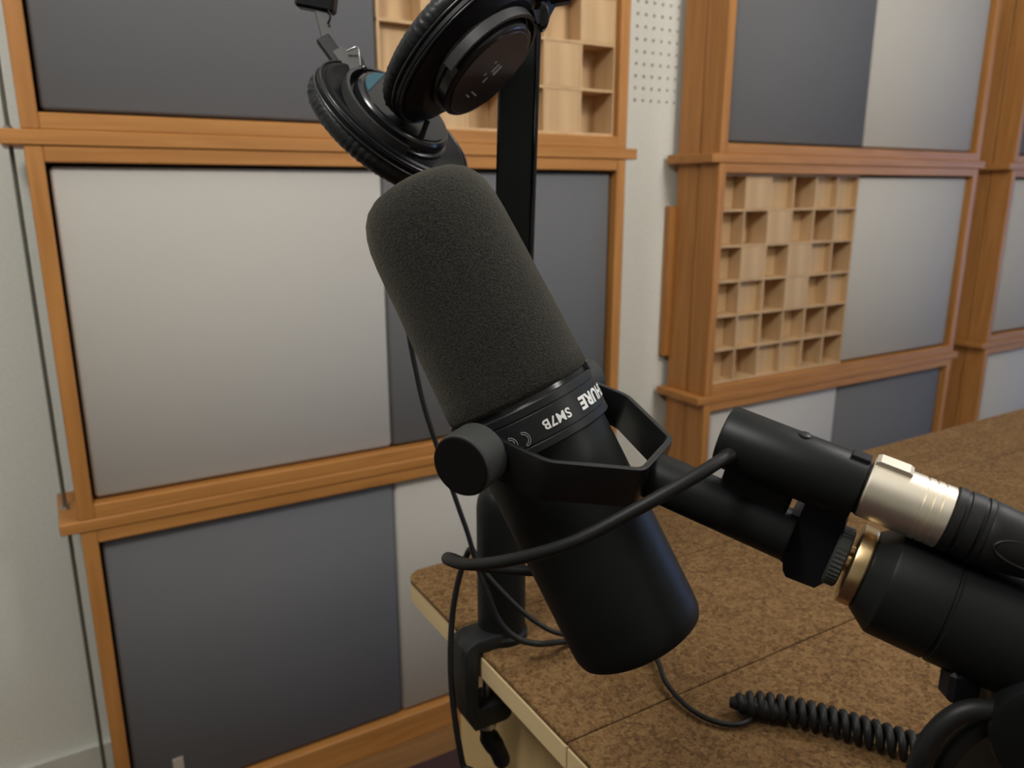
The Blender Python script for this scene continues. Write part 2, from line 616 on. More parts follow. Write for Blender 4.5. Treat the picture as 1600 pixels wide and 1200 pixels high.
# stack cut by the right edge of the photograph
x0, x1, yf = 2.573, 3.59, 1.352 - 0.03
framed_panel(x0, x1, yf, 'upper', G_, W_, 'wood-framed acoustic panel cut off at the top right edge of the picture', GP)
framed_panel(x0, x1, yf, 'middle', W_, G_, 'wood-framed white panel cut off at the right edge, mid height', GP)
framed_panel(x0, x1, yf, 'lower', W_, G_, 'wood-framed white panel cut off at the right edge, just above the table', GP, 0.058)
spacer(x0, x1, yf, Z(0.0566), Z(0.0769), 'wooden spacer board at the right edge of the picture, upper one')
spacer(x0, x1, yf, Z(-0.4995), Z(-0.4815), 'wooden spacer board at the right edge of the picture, lower one')

# threaded rod through the spacer ends of the left stack
rod = thing('threaded_rod', (-0.0215, 1.316, 0.0), 'thin steel rod running down through the spacer board ends at left', 'rod')
part('shaft', MB().lathe((-0.0215, 1.316, 0.002), (0, 0, 1), [(0.003, 0), (0.003, 1.75)], 10), 'rod', rod)
for z in (Z(-0.4815), Z(0.0769)):
    part('nut', MB().lathe((-0.0215, 1.316, z), (0, 0, 1), [(0.0075, 0), (0.0075, 0.002)], 20), 'steel', rod, 30, 'steel washer')
    part('nut', MB().lathe((-0.0215, 1.316, z + 0.002), (0, 0, 1), [(0.0055, 0), (0.0055, 0.005)], 6), 'steel', rod, 10)

# small tag at the foot of the lower panel
single('paper_tag', MB().box(0.079, 0.096, 1.2605, 1.2635, Z(-0.985), Z(-0.944), 0.0004), 'tag',
       'small beige tag at the bottom of the grey floor-standing panel', 'tag')
# rug
single('rug', MB().box(-2.2, 1.7, -2.4, 1.176, 0.0002, 0.008, 0.002), 'rug', 'dark brown rug on the wooden floor below the table', 'rug', smooth=0)

# ---------------------------------------------------------------- table
TZ = 0.775
tb = thing('table', (0.9, 0.2, 0.0), 'plywood table topped with speckled brown cork sheets', 'table')
TX0, TX1 = 0.2165, 1.95
seams = [0.5325, 0.4394, 0.3030, 0.1660, 0.0290, -0.108]
for i in range(5):
    ya, yb = seams[i + 1] + (0.0001 if i == 0 else 0.0005), seams[i] - (0.0001 if i == 1 else 0.0005)
    if i == 0:
        # far board has rounded corners
        poly = []
        rr = 0.016
        for k in range(7):
            t = PI / 2 + k * PI / 12
            poly.append((TX0 + rr + rr * math.cos(t), yb - rr + rr * math.sin(t)))
        poly += [(TX0, ya), (TX1, ya), (TX1, yb)]
        bd = part('board', MB().prism(poly, (0, 0, TZ - 0.019), (1, 0, 0), (0, 1, 0), (0, 0, 1), 0.0155), 'ply_edge', tb, 30)
        part('cork_sheet', MB().prism(poly, (0, 0, TZ - 0.0035), (1, 0, 0), (0, 1, 0), (0, 0, 1), 0.0035), 'cork', bd, 30)
    else:
        bd = part('board', MB().box(TX0, TX1, ya, yb, TZ - 0.019, TZ - 0.0035, 0.0006), 'ply_edge', tb, 0)
        part('cork_sheet', MB().box(TX0 + 0.0006, TX1, ya, yb, TZ - 0.0035, TZ, 0.0007), 'cork', bd, 0, 'brown cork sheet')
part('side_panel', MB().box(0.250, 0.268, -0.10, 0.503, 0.0082, TZ - 0.019, 0.001), 'ply_side', tb, 0, 'plywood table end')
part('side_panel', MB().box(1.90, 1.918, -0.10, 0.503, 0.0, TZ - 0.019, 0.001), 'ply_side', tb, 0)
part('back_panel', MB().box(0.268, 1.90, 0.30, 0.318, 0.30, TZ - 0.019, 0.001), 'ply_side', tb, 0)

# ---------------------------------------------------------------- microphone
MC = V((0.16120, 0.25566, 0.98492))
MA = V((0.30120, -0.36628, -0.88041))      # windscreen -> base
MU = V((0.82390, -0.36486, 0.43366))
MV = V((-0.48007, -0.85599, 0.19188))      # ring point facing the room
MP = V((0.86909, 0.48537, 0.09540))      # pivot axis of the yoke
MBX = V((0.49270, -0.83230, -0.25400))    # yoke -> mount
MN = V((-0.04388, 0.26775, -0.96249))


def mp(s, t, r):
    """point in the yoke frame, millimetres"""
    return MC + MBX * (s / 1000) + MP * (t / 1000) + MN * (r / 1000)


mic = thing('microphone', MC - MA * 0.0 + V(0, 0, 0), 'black broadcast microphone with dark foam windscreen, hung in a yoke', 'microphone')


def foam_r(r, h, t, k):
    return r * (1 + 0.006 * noise.noise(Vector((math.cos(t) * 3, math.sin(t) * 3, h * 60))))


prof = [(0.0005, -0.1056), (0.007, -0.1054), (0.0135, -0.1046), (0.0185, -0.1030), (0.0222, -0.1004), (0.0248, -0.0968), (0.0266, -0.0922),
        (0.0277, -0.0868), (0.0283, -0.080)]
prof += [(0.0283 + (0.0306 - 0.0283) * (k / 12) ** 0.9, -0.080 + 0.068 * k / 12) for k in range(1, 13)]
prof += [(0.0300, -0.0105), (0.027, -0.0098)]
part('windscreen', MB().lathe(MC, MA, prof, 72, rfun=foam_r), 'foam', mic, 60, 'dark grey foam windscreen')
part('collar', MB().lathe(MC, MA, [(0.0285, -0.0108), (0.0292, -0.0100), (0.0292, -0.0082), (0.0300, -0.0078)], 72), 'black_gloss', mic)
ringp = [(0.0290, -0.0080), (0.0300, -0.0078), (0.0303, -0.0074), (0.0303, -0.0046), (0.0300, -0.0043), (0.0300, -0.0040), (0.0303, -0.0037),
         (0.0303, 0.0062), (0.0300, 0.0065), (0.0300, 0.0068), (0.0303, 0.0071), (0.0303, 0.0096), (0.0299, 0.0100), (0.0270, 0.0102)]
ring = part('badge_ring', MB().lathe(MC, MA, ringp, 96), 'black_metal', mic, 30)
for tt in (0.12, 3.02):
    d = MU * math.cos(tt) + MA.cross(MU) * math.sin(tt)
    part('clip', MB().obox(MC + d * 0.0302 - MA * 0.0092, d, MA, d.cross(MA), 0.0008, 0.0018, 0.0035, 0.0004), 'grey_metal', mic, 0)
bodyp = [(0.0262, 0.0095), (0.0274, 0.0105), (0.0277, 0.013), (0.0279, 0.05), (0.0281, 0.094), (0.0279, 0.0985), (0.0270, 0.1012), (0.0250, 0.1024), (0.010, 0.1026)]
part('body', MB().lathe(MC, MA, bodyp, 96), 'black_body', mic, 40)

# yoke strip
hw = 0.0164
yp = []
raw = [(-9, -36.6), (0, -36.8), (26.2, -36.6), (54.2, -15.4), (54.2, 15.4), (26.2, 36.6), (0, 36.8), (-9, 36.6)]
for i, (s, t) in enumerate(raw):
    if 1 < i < 6:
        # rounded bend
        a0, b0 = V((raw[i - 1][0], raw[i - 1][1], 0)), V((raw[i + 1][0], raw[i + 1][1], 0))
        c0 = V((s, t, 0))
        p0 = c0 + (a0 - c0).normalized() * 3.0
        p1 = c0 + (b0 - c0).normalized() * 3.0
        for k in range(5):
            w = k / 4
            q = p0 * (1 - w) ** 2 + c0 * (2 * w * (1 - w)) + p1 * w * w
            yp.append((q.x, q.y))
    else:
        yp.append((s, t))
wid = [0.010 if i in (0, len(yp) - 1) else hw for i in range(len(yp))]
part('yoke', MB().strip([mp(s, t, 0) for s, t in yp], MN, wid, 0.0024), 'yoke_metal', mic, 40, 'black bent metal yoke', bevel=0.0006)
for sgn in (-1, 1):
    def knurl(r, h, t, k):
        return r * (1 + (0.004 * (1 if int(round(t / (2 * PI) * 120)) % 2 else -1) if 1 < k < 4 else 0))
    part('knob', MB().lathe(mp(0, sgn * 37.6, 0), MP * sgn,
                            [(0.0095, 0.0), (0.0110, 0.0004), (0.0117, 0.0010), (0.0117, 0.0128), (0.0113, 0.0136), (0.0108, 0.0138), (0.0040, 0.0139)], 120, rfun=knurl),
         'knob', mic, 25, 'round knurled yoke knob')
    part('knob_face', MB().lathe(mp(0, sgn * 51.4, 0), MP * sgn, [(0.0110, 0), (0.0112, 0.0001), (0.0108, 0.0004), (0.002, 0.0005)], 60), 'knob_face', mic, 25, 'black knob end')
    part('pivot_stud', MB().lathe(mp(0, sgn * 27, 0), MP * sgn, [(0.004, 0), (0.004, 0.0106)], 20), 'black_metal', mic)

# mount tube, connector barrel, bracket, clamp, nut
part('mount_tube', MB().lathe(mp(53.5, 0, 1.8), MBX, [(0.0085, 0), (0.0093, 0.0008), (0.0093, 0.0535), (0.0088, 0.0545)], 48), 'black_body', mic, 30)
bar = part('connector_barrel', MB().lathe(mp(74.5, 0, -25.2), MBX,
           [(0.0095, 0), (0.0108, 0.0004), (0.0113, 0.0016), (0.0113, 0.0462), (0.0109, 0.0472), (0.0098, 0.0474), (0.0098, 0.040)], 64, cap1=True), 'black_body', mic, 30)
part('screw', MB().lathe(mp(100, 0, -36.2), -MN, [(0.0022, 0), (0.0022, 0.0006), (0.0016, 0.001)], 16), 'black_metal', bar)
part('latch_tab', MB().obox(mp(118.6, 0, -36.6), MBX, MP, MN, 0.0030, 0.0026, 0.0008, 0.0003), 'black_plastic', bar, 0)
part('bracket', MB().obox(mp(91.5, 2, -11.5), MBX, MP, MN, 0.0122, 0.0050, 0.0062, 0.001), 'black_body', mic, 0)
part('clamp', MB().prism([(108.5, -17), (121.5, -17), (123.0, -8), (124.0, 12), (121.5, 16.2), (111.5, 17), (109.8, 15.0), (108.8, 12), (105.8, 11.0), (104.9, -2), (105.4, -7.6), (108, -7.9)],
                         MC - MP * 0.002, MBX * 0.001, MN * 0.001, MP, 0.012), 'black_plastic', mic, 20)


def knurl2(r, h, t, k):
    return r * (1 + (0.02 * (1 if int(round(t / (2 * PI) * 80)) % 2 else -1) if 0 < k < 3 else 0))


part('knurled_nut', MB().lathe(mp(122.2, 0, 1.2), MBX, [(0.0095, 0), (0.0105, 0.0006), (0.0105, 0.0040), (0.0096, 0.0046)], 80, rfun=knurl2), 'knob', mic, 20)

# lettering on the ring, upside down as the microphone hangs inverted
RR = 0.03045


def ring_point(ang, h, lift=0.0):
    return MC + (MU * math.sin(ang) + MV * math.cos(ang)) * (RR + lift) + MA * h


def ring_text(body, ang, h, size, mat, name, offset=0.0, sx=1.0):
    cu = bpy.data.curves.new('tmp_text', 'FONT')
    cu.body = body
    cu.size = size
    cu.align_x = 'CENTER'
    cu.align_y = 'CENTER'
    cu.offset = offset
    cu.space_character = 1.06
    cu.resolution_u = 4
    ob = bpy.data.objects.new('tmp_text', cu)
    COL.objects.link(ob)
    dg = bpy.context.evaluated_depsgraph_get()
    dg.update()
    me = bpy.data.meshes.new_from_object(ob.evaluated_get(dg))
    bm = bmesh.new()
    bm.from_mesh(me)
    bmesh.ops.triangulate(bm, faces=bm.faces)
    for _ in range(1):
        bmesh.ops.subdivide_edges(bm, edges=bm.edges[:], cuts=1, use_grid_fill=True)
    bm.verts.index_update()
    mb = MB()
    mb.add([ring_point(ang - q.co.x * sx / RR, h + q.co.y, 0.00012) for q in bm.verts], [[q.index for q in f.verts] for f in bm.faces])
    bm.free()
    bpy.data.objects.remove(ob)
    bpy.data.meshes.remove(me)
    bpy.data.curves.remove(cu)
    return part(name, mb, mat, ring, 0, 'white lettering')


ring_text('SM7B', math.radians(17.0), 0.0016, 0.0052, 'print', 'model_lettering', 0.00012, 0.98)
ring_text('SHURE', math.radians(60.0), 0.0012, 0.0068, 'print', 'maker_lettering', 0.0003, 1.06)


def arc_outline(ang0, h0, R0, R1, bar):
    pts = []
    A0, A1 = math.radians(100), math.radians(260)
    for k in range(13):
        t = A0 + (A1 - A0) * k / 12
        pts.append((R1 * math.cos(t), R1 * math.sin(t)))
    inner = []
    for k in range(13):
        t = A1 + (A0 - A1) * k / 12
        inner.append((R0 * math.cos(t), R0 * math.sin(t)))
    if bar:
        m = 6
        inner = inner[:m] + [(-R0, -0.0004), (-0.0006, -0.0004), (-0.0006, 0.0004), (-R0, 0.0004)] + inner[m + 1:]
    pts += inner
    return [ring_point(ang0 - x / RR, h0 + y, 0.0001) for x, y in pts]


mk = MB()
mk.tube(arc_outline(math.radians(-11.5), 0.0032, 0.0021, 0.0029, False), 0.00013, 5, True)
mk.tube(arc_outline(math.radians(-21.5), 0.0032, 0.0021, 0.0029, True), 0.00013, 5, True)
part('conformity_mark', mk, 'print_grey', ring, 0, 'outlined CE mark')

# cable looping from the barrel round to the back of the body
cab = spline([(0.19731, 0.17830, 0.98719), (0.18576, 0.17581, 0.98589), (0.17491, 0.17686, 0.98173), (0.15851, 0.18286, 0.97287), (0.14114, 0.19439, 0.96043),
              (0.13054, 0.20985, 0.95062), (0.12446, 0.22661, 0.94214), (0.12137, 0.24015, 0.93697), (0.12177, 0.25318, 0.93305), (0.12751, 0.26268, 0.92800), (0.13840, 0.26606, 0.92075),
              (0.15323, 0.26190, 0.91626), (0.17383, 0.24822, 0.91567)], 12)
part('signal_cable', MB().tube(cab, 0.0023, 14), 'rubber', mic, 60, 'black cable looping round the body')
part('strain_relief', MB().tube([(0.19883, 0.17912, 0.98692), (0.19521, 0.17804, 0.98694), (0.18881, 0.17650, 0.98626)], [0.0042, 0.0034, 0.0025], 14), 'rubber', mic, 60)

# ---------------------------------------------------------------- microphone lead with XLR plug
xl = thing('microphone_lead', mp(135, 0, -27.3), 'microphone lead with satin nickel plug and black rubber boot', 'cable')
CR = -27.3
part('plug_insert', MB().lathe(mp(112, 0, CR + 1.2), MBX, [(0.0088, 0), (0.0088, 0.011)], 40), 'black_plastic', xl)
sh = part('shell', MB().lathe(mp(122.6, 0, CR), MBX,
          [(0.0088, 0), (0.0099, 0.0002), (0.0103, 0.0008), (0.0103, 0.0162), (0.0099, 0.0164), (0.0099, 0.0168), (0.0103, 0.0170), (0.0103, 0.0188), (0.0099, 0.0190), (0.0099, 0.0194),
           (0.0103, 0.0196), (0.0103, 0.0214), (0.0099, 0.0216), (0.0099, 0.0219), (0.0103, 0.0221), (0.0103, 0.0250), (0.0098, 0.0254), (0.0085, 0.0254)], 64), 'nickel', xl, 25, 'satin nickel plug shell')
la = part('latch', MB().prism([(0, 0), (0.0100, 0.0), (0.0112, 0.0005), (0.0112, 0.0014), (0.0100, 0.0019), (0.0012, 0.0019), (0, 0.0012)],
                              mp(123.0, -3.2, CR - 9.6), MBX, -MN, MP, 0.0064), 'nickel', sh, 20, 'nickel release latch')


def boot_r(r, h, t, k):
    return r


part('boot', MB().lathe(mp(148.0, 0, CR - 0.4), MBX,
     [(0.0096, 0), (0.0107, 0.0003), (0.0107, 0.0026), (0.0101, 0.0028), (0.0101, 0.0038), (0.0107, 0.0040), (0.0108, 0.0078), (0.0101, 0.0080), (0.0101, 0.0088), (0.0108, 0.0090),
      (0.0108, 0.0104), (0.0104, 0.0106), (0.0106, 0.0112), (0.0104, 0.014), (0.0098, 0.020), (0.0086, 0.027), (0.0068, 0.034), (0.0054, 0.041), (0.0046, 0.050), (0.0036, 0.056)], 64), 'rubber', xl, 25, 'black rubber boot with grip slots')
# oval grip dimple rim on the boot
dm = []
for k in range(28):
    t = 2 * PI * k / 28
    s = 171.5 + 10.5 * math.cos(t)
    w = 4.4 * math.sin(t)
    rr_ = 10.6 - 0.115 * (s - 160) if s < 175 else 10.6 - 0.115 * 15 - 0.24 * (s - 175)
    ang = w / rr_
    c_ = math.cos(ang + 0.20)
    s_ = math.sin(ang + 0.20)
    dm.append(mp(s, -rr_ * c_, CR - 0.4 - rr_ * s_ * 0.9))
part('grip_rim', MB().tube(dm, 0.0005, 6, True), 'rubber', xl, 60)
lead = spline([mp(198, 0, CR), mp(214, -6, CR + 2), mp(232, -14, CR + 14), (0.26154, 0.07887, 0.95512), (0.25943, 0.07791, 0.93525), (0.24904, 0.08648, 0.92285), (0.23813, 0.09692, 0.91986), (0.22791, 0.10617, 0.91828), (0.22168, 0.11109, 0.91009),
               (0.21937, 0.11369, 0.89787), (0.22353, 0.11613, 0.88192), (0.24529, 0.12366, 0.84952), (0.26896, 0.13078, 0.81961), (0.29681, 0.15697, 0.77870), (0.27481, 0.17411, 0.77870), (0.24237, 0.20172, 0.77870)], 10)
part('cord', MB().tube(lead, 0.0032, 12), 'rubber', xl, 60)
slack = spline([(0.25817, 0.08798, 0.91789), (0.24573, 0.09809, 0.91476), (0.23692, 0.10368, 0.91175), (0.23029, 0.10803, 0.90490), (0.22763, 0.11114, 0.89372), (0.23571, 0.11509, 0.87452), (0.25896, 0.12927, 0.83508), (0.30654, 0.16340, 0.77850), (0.28717, 0.18353, 0.77850)], 8)
part('cord', MB().tube(slack, 0.0030, 12), 'rubber', xl, 60)

# ---------------------------------------------------------------- boom arm
bo = thing('boom_arm', (0.36814, 0.12660, 0.77500), 'thick black boom arm with brass thread adapter, at lower right', 'boom arm')
CB = 2.2
part('thread_stud', MB().lathe(mp(125, 0, 1.4), MBX, [(0.0042, 0), (0.0042, 0.005)], 24), 'brass', bo, 30, 'brass threaded stud')
part('adapter_pin', MB().lathe(mp(125.6, -2.0, -4.2), MBX, [(0.0014, 0), (0.0014, 0.004)], 12), 'brass', bo, 30)
part('thread_adapter', MB().lathe(mp(128.2, 0, 1.5), MBX, [(0.0128, 0), (0.0141, 0.0004), (0.0143, 0.0010), (0.0143, 0.0044), (0.0139, 0.0050), (0.012, 0.0052)], 56), 'brass', bo, 25, 'brass thread adapter')
part('end_sleeve', MB().lathe(mp(133.2, 0, CB), MBX, [(0.0125, 0), (0.0140, 0.0003), (0.0190, 0.0068), (0.0192, 0.0078), (0.0192, 0.0246), (0.0187, 0.0250), (0.0187, 0.0258), (0.0192, 0.0262), (0.0192, 0.060)], 64), 'black_body', bo, 25)
kc = mp(203, 0, 16)
part('knuckle', MB().lathe(kc - MP * 0.024, MP, [(0.020, 0), (0.0225, 0.0010), (0.0235, 0.003), (0.0235, 0.045), (0.0225, 0.047), (0.020, 0.048)], 56), 'black_body', bo, 30)
part('knuckle_knob', MB().lathe(kc - MP * 0.036, MP, [(0.010, 0), (0.0125, 0.001), (0.0125, 0.011), (0.0115, 0.012)], 40), 'black_plastic', bo, 30)
cb = V((0.26473, 0.10330, 0.89341))
part('column', MB().obox((cb.x, cb.y, (TZ + kc.z) / 2 + 0.004), (0.858, -0.513, 0), (0.513, 0.858, 0), (0, 0, 1), 0.0165, 0.0150, (kc.z - TZ) / 2, 0.003), 'black_body', bo, 0)
part('column_band', MB().obox((cb.x, cb.y, (0.26460, 0.10307, 0.89236)[2]), (0.858, -0.513, 0), (0.513, 0.858, 0), (0, 0, 1), 0.0180, 0.0165, 0.009, 0.002), 'black_plastic', bo, 0)
part('base', MB().lathe((cb.x, cb.y, TZ), (0, 0, 1), [(0.040, 0), (0.040, 0.008), (0.036, 0.012), (0.024, 0.014), (0.024, 0.02)], 48), 'black_metal', bo, 30)
part('cable_clip', MB().obox((0.23453, 0.11286, 0.92180), (0.858, -0.513, 0), (0.513, 0.858, 0), (0, 0, 1), 0.0052, 0.004, 0.0056, 0.0015), 'black_plastic', bo, 0)

# ---------------------------------------------------------------- headphone stand
PX, PYs = 0.240, 0.416
st = thing('headphone_stand', (PX, PYs, TZ), 'black clamp-on headphone stand with tall flat pole on the table edge', 'stand')
RGT = V(0.8585, -0.5128, 0)
FWD = V(0.5128, 0.8585, 0)
part('sleeve', MB().lathe((PX, PYs, TZ), (0, 0, 1), [(0.0180, 0), (0.0180, 0.004), (0.0165, 0.006), (0.0165, 0.094), (0.0158, 0.100), (0.0140, 0.1055), (0.0110, 0.109), (0.0060, 0.111), (0.001, 0.1115)], 48), 'black_body', st, 35)
pa, pb = V((0.23473, 0.40104, 0.87271)), V((0.25800, 0.42068, 1.24491))
pa = V((PX + 0.002, PYs - 0.001, TZ + 0.085))
up = (pb - pa).normalized()
side = (RGT - up * RGT.dot(up)).normalized()
dep_ = up.cross(side)
part('pole', MB().obox((pa + pb) / 2, side, dep_, up, 0.0108, 0.0060, (pb - pa).length / 2, 0.0012), 'black_metal', st, 0)
part('edge_rail', MB().obox((pa + pb) / 2 + side * 0.0122 - dep_ * 0.0, side, dep_, up, 0.0013, 0.0064, (pb - pa).length / 2, 0.0008), 'black_gloss', st, 0)
hk = pb + V((0, 0, -0.01))
part('hook', MB().obox(hk - side * 0.034, side, dep_, up, 0.044, 0.010, 0.006, 0.002), 'black_metal', st, 0)
# clamp
cy0, cy1 = 0.401, 0.424
cl = MB()
poly = [(0.236, TZ + 0.0095), (0.214, TZ + 0.0095), (0.2085, TZ + 0.0080), (0.2050, TZ + 0.0045), (0.2040, TZ - 0.001), (0.2040, TZ - 0.044), (0.2110, TZ - 0.058), (0.2360, TZ - 0.058),
        (0.2395, TZ - 0.055), (0.2395, TZ - 0.0425), (0.2150, TZ - 0.0425), (0.2140, TZ - 0.0405), (0.2140, TZ + 0.0004), (0.236, TZ + 0.0004)]
cl.prism(poly, (0, cy0, 0), (1, 0, 0), (0, 0, 1), (0, 1, 0), cy1 - cy0)
part('clamp_frame', cl, 'black_metal', st, 30, bevel=0.0012)
sx_, sy_ = 0.2265, 0.414
part('clamp_screw', MB().lathe((sx_, sy_, TZ - 0.072), (0, 0, 1), [(0.0030, 0), (0.0030, 0.050)], 16), 'steel', st, 40, 'steel clamp screw')
part('screw_pad', MB().lathe((sx_, sy_, TZ - 0.0235), (0, 0, 1), [(0.008, 0), (0.008, 0.0042)], 24), 'black_plastic', st)
part('screw_collar', MB().lathe((sx_, sy_, TZ - 0.068), (0, 0, 1), [(0.006, 0), (0.0068, 0.001), (0.0068, 0.0085), (0.0060, 0.0095)], 24), 'steel', st, 30)
part('screw_handle', MB().tube(spline([(sx_, sy_, TZ - 0.066), (sx_ + 0.001, sy_ - 0.001, TZ - 0.076), (sx_ + 0.006, sy_ - 0.004, TZ - 0.087), (sx_ + 0.010, sy_ - 0.006, TZ - 0.099)], 4),
                               [0.0055] * 4 + [0.0070] * 4 + [0.0062] * 4 + [0.0050], 14), 'black_plastic', st, 50)

# ---------------------------------------------------------------- headphones
hp = thing('headphones', (0.19203, 0.41852, 1.13192), 'black folding studio headphones with wrinkled pads hanging above the microphone', 'headphones')


def ear_cup(center, nrm, maj, pad_t, cap_h, plate_mat):
    """center: middle of the seam between pad and shell; nrm: outwards to the cap; maj: long axis"""
    c, n_, m_ = V(center), V(nrm).normalized(), V(maj).normalized()
    m_ = (m_ - n_ * m_.dot(n_)).normalized()
    k_ = n_.cross(m_)
    SX, SY = 1.06, 0.86

    def wrk(r, h, t, k):
        a = 1 + (0.010 * math.sin(t * 95 + 2.5 * math.sin(t * 9)) + 0.008 * math.sin(t * 151 + h * 1200)) * (1 if 1 < k < 9 else 0)
        return r * a
    ch = cap_h - 0.0095
    cup = part('ear_cup', MB().lathe(c, n_, [(0.0458, -0.0002), (0.0470, 0.0006), (0.0472, 0.0036), (0.0462, 0.0046), (0.0440, 0.0050), (0.0438, 0.0058), (0.0420, 0.0064), (0.036, ch - 0.0004), (0.0320, ch)], 72, m_, SX, SY), 'black_plastic', hp, 25)
    prof = [(0.026, 0.35), (0.030, 0.06), (0.036, -0.02), (0.042, 0.06), (0.0460, 0.25), (0.0480, 0.50), (0.0479, 0.72), (0.0468, 0.90), (0.0452, 1.0), (0.040, 1.02)]
    pad = part('ear_pad', MB().lathe(c, n_, [(r, (f - 1) * pad_t) for r, f in prof], 220, m_, SX, SY, rfun=wrk), 'leather', cup, 80, 'wrinkled leatherette ear pad')
    for hh, rr, ra in ((0.0002, 0.0474, 0.0009), (0.0047, 0.0463, 0.0007)):
        part('piping', MB().tube([c + n_ * hh + m_ * (rr * SX * math.cos(2 * PI * i / 64)) + k_ * (rr * SY * math.sin(2 * PI * i / 64)) for i in range(64)], ra, 6, True), 'black_gloss', cup, 80)
    cap = part('cap', MB().lathe(c, n_, [(0.0318, ch - 0.002), (0.0318, ch + 0.0022), (0.0300, ch + 0.0028), (0.0298, cap_h - 0.0018), (0.0290, cap_h - 0.0006), (0.0284, cap_h - 0.0002), (0.0270, cap_h - 0.0002)], 64, m_), 'black_gloss', cup, 25)
    part('name_plate', MB().lathe(c, n_, [(0.0268, cap_h - 0.0004), (0.0268, cap_h + 0.0003), (0.0264, cap_h + 0.0005)], 64, m_), plate_mat, cup, 25)
    return c, n_, m_, k_, cup


NB = V((0.43450, -0.54977, -0.71341))
NM = V((0.58187, -0.43321, 0.68830))
nc_ = V((0.21167, 0.37722, 1.13348)) - NB * 0.0205
c1, n1, m1, k1, cup1 = ear_cup(nc_, NB, NM, 0.0120, 0.0205, 'plate')
FB = V((0.31528, -0.64257, 0.69836))
FM = V((0.76275, -0.26625, -0.58934))
fc_ = V((0.18311, 0.44145, 1.11004))
c2, n2, m2, k2, cup2 = ear_cup(fc_, FB, FM, 0.0135, 0.0145, 'black_gloss')
# print on the near plate
for (u_, w_, lu, lw) in ((0.004, -0.003, 0.0052, 0.0016), (0.004, 0.001, 0.0045, 0.0010), (-0.004, 0.000, 0.0030, 0.0008), (-0.002, 0.005, 0.0016, 0.0006), (0.006, 0.006, 0.0010, 0.0010), (-0.013, -0.002, 0.0006, 0.0050), (-0.016, 0.002, 0.0006, 0.0030)):
    part('print_mark', MB().obox(c1 + n1 * 0.0211 + m1 * u_ + k1 * w_, m1, k1, n1, lu * 0.6, lw * 0.8, 0.0001), 'print_grey', cup1, 0)
bl = [(-0.0262 * math.cos(t), 0.0262 * math.sin(t)) for t in [math.radians(-36 + 76 * i / 16) for i in range(17)]]
part('blue_label', MB().prism(bl, c2 + n2 * 0.0149, m2, k2, n2, 0.0008), 'blue', cup2, 30, 'blue label patch')


def fork(c, n_, m_, k_, a0, a1, r, hgt, wd):
    pts = [c + n_ * hgt + m_ * (r * math.cos(a0 + (a1 - a0) * i / 24)) + k_ * (r * math.sin(a0 + (a1 - a0) * i / 24)) for i in range(25)]
    return MB().strip(pts, n_, wd, 0.0020)


part('yoke_arm', fork(c1, n1, m1, k1, -PI * 0.62, PI * 0.62, 0.0340, 0.0155, 0.0052), 'grey_metal', hp, 50, 'grey forked yoke arm')
part('yoke_arm', fork(c2, n2, m2, k2, PI * 0.38, PI * 1.62, 0.0352, 0.0085, 0.0060), 'grey_metal', hp, 50, 'grey forked yoke arm')
# arm, slider and strap of the far side
P1, P2, P3 = V((0.16655, 0.45501, 1.13071)), V((0.15495, 0.47432, 1.15656)), V((0.15397, 0.48509, 1.17898))
d12 = (P2 - P1).normalized()
sd = V((0.86274, -0.12952, 0.48877))
sd = (sd - d12 * sd.dot(d12)).normalized()
dn = d12.cross(sd)
part('slider_plate', MB().obox((P1 + P2) / 2 + sd * 0.0020, d12, sd, dn, (P2 - P1).length / 2 + 0.004, 0.0042, 0.0022, 0.0008), 'black_plastic', hp, 0)
part('slider_bracket', MB().prism([(-0.010, 0), (0.004, 0.0), (0.010, 0.006), (0.020, 0.0065), (0.022, 0.002), (0.026, 0.0), (0.026, -0.006), (-0.010, -0.006)],
                                  P1 + sd * 0.0075 - dn * 0.0028, d12, sd, dn, 0.0050), 'worn_metal', hp, 20, 'worn grey slider bracket')
d23 = (P3 - P2).normalized()
sd3 = (sd - d23 * sd.dot(d23)).normalized()
part('strap', MB().obox((P2 + P3) / 2 + sd3 * 0.0035, d23, sd3, d23.cross(sd3), (P3 - P2).length / 2 + 0.005, 0.0036, 0.0012, 0.0004), 'worn_metal', hp, 0, 'grey metal headband strap')
wl = [(0.16005, 0.47702, 1.17613), (0.16014, 0.47453, 1.17193), (0.15870, 0.47549, 1.16816)]
part('wire', MB().tube(spline(wl, 6), 0.0006, 6), 'rubber', hp, 60)
wl = [(0.16420, 0.46148, 1.15208), (0.16786, 0.45857, 1.15370), (0.16948, 0.45770, 1.15405), (0.17006, 0.45651, 1.15119), (0.16977, 0.45459, 1.14404)]
part('wire_loop', MB().tube(spline(wl, 6), 0.0006, 6), 'steel', hp, 60)
part('wire', MB().tube(spline([(0.17216, 0.45212, 1.14047), (0.17456, 0.44860, 1.13747), (0.18109, 0.44758, 1.13502)], 6), 0.0007, 6), 'rubber', hp, 60)
part('rivet', MB().lathe((0.17171, 0.45280, 1.14190), -FWD, [(0.0018, 0), (0.0018, 0.0015), (0.001, 0.002)], 14), 'black_gloss', hp)
part('headband_end', MB().obox((0.15658, 0.48630, 1.18433), (0.84, -0.50, -0.17), (0.5128, 0.8585, 0), (0.146, -0.087, 0.985), 0.0115, 0.0060, 0.0075, 0.0015), 'black_plastic', hp, 0)
band = spline([(0.15624, 0.48842, 1.18677), (0.16352, 0.49009, 1.21545), (0.18538, 0.47642, 1.24201), (0.21488, 0.45193, 1.25137), (0.24003, 0.41918, 1.23185), (0.25183, 0.39114, 1.20128), (0.24859, 0.37501, 1.17246)], 8)
part('headband', MB().strip(band, FWD, 0.020, 0.008), 'leather', hp, 50, 'padded black headband')
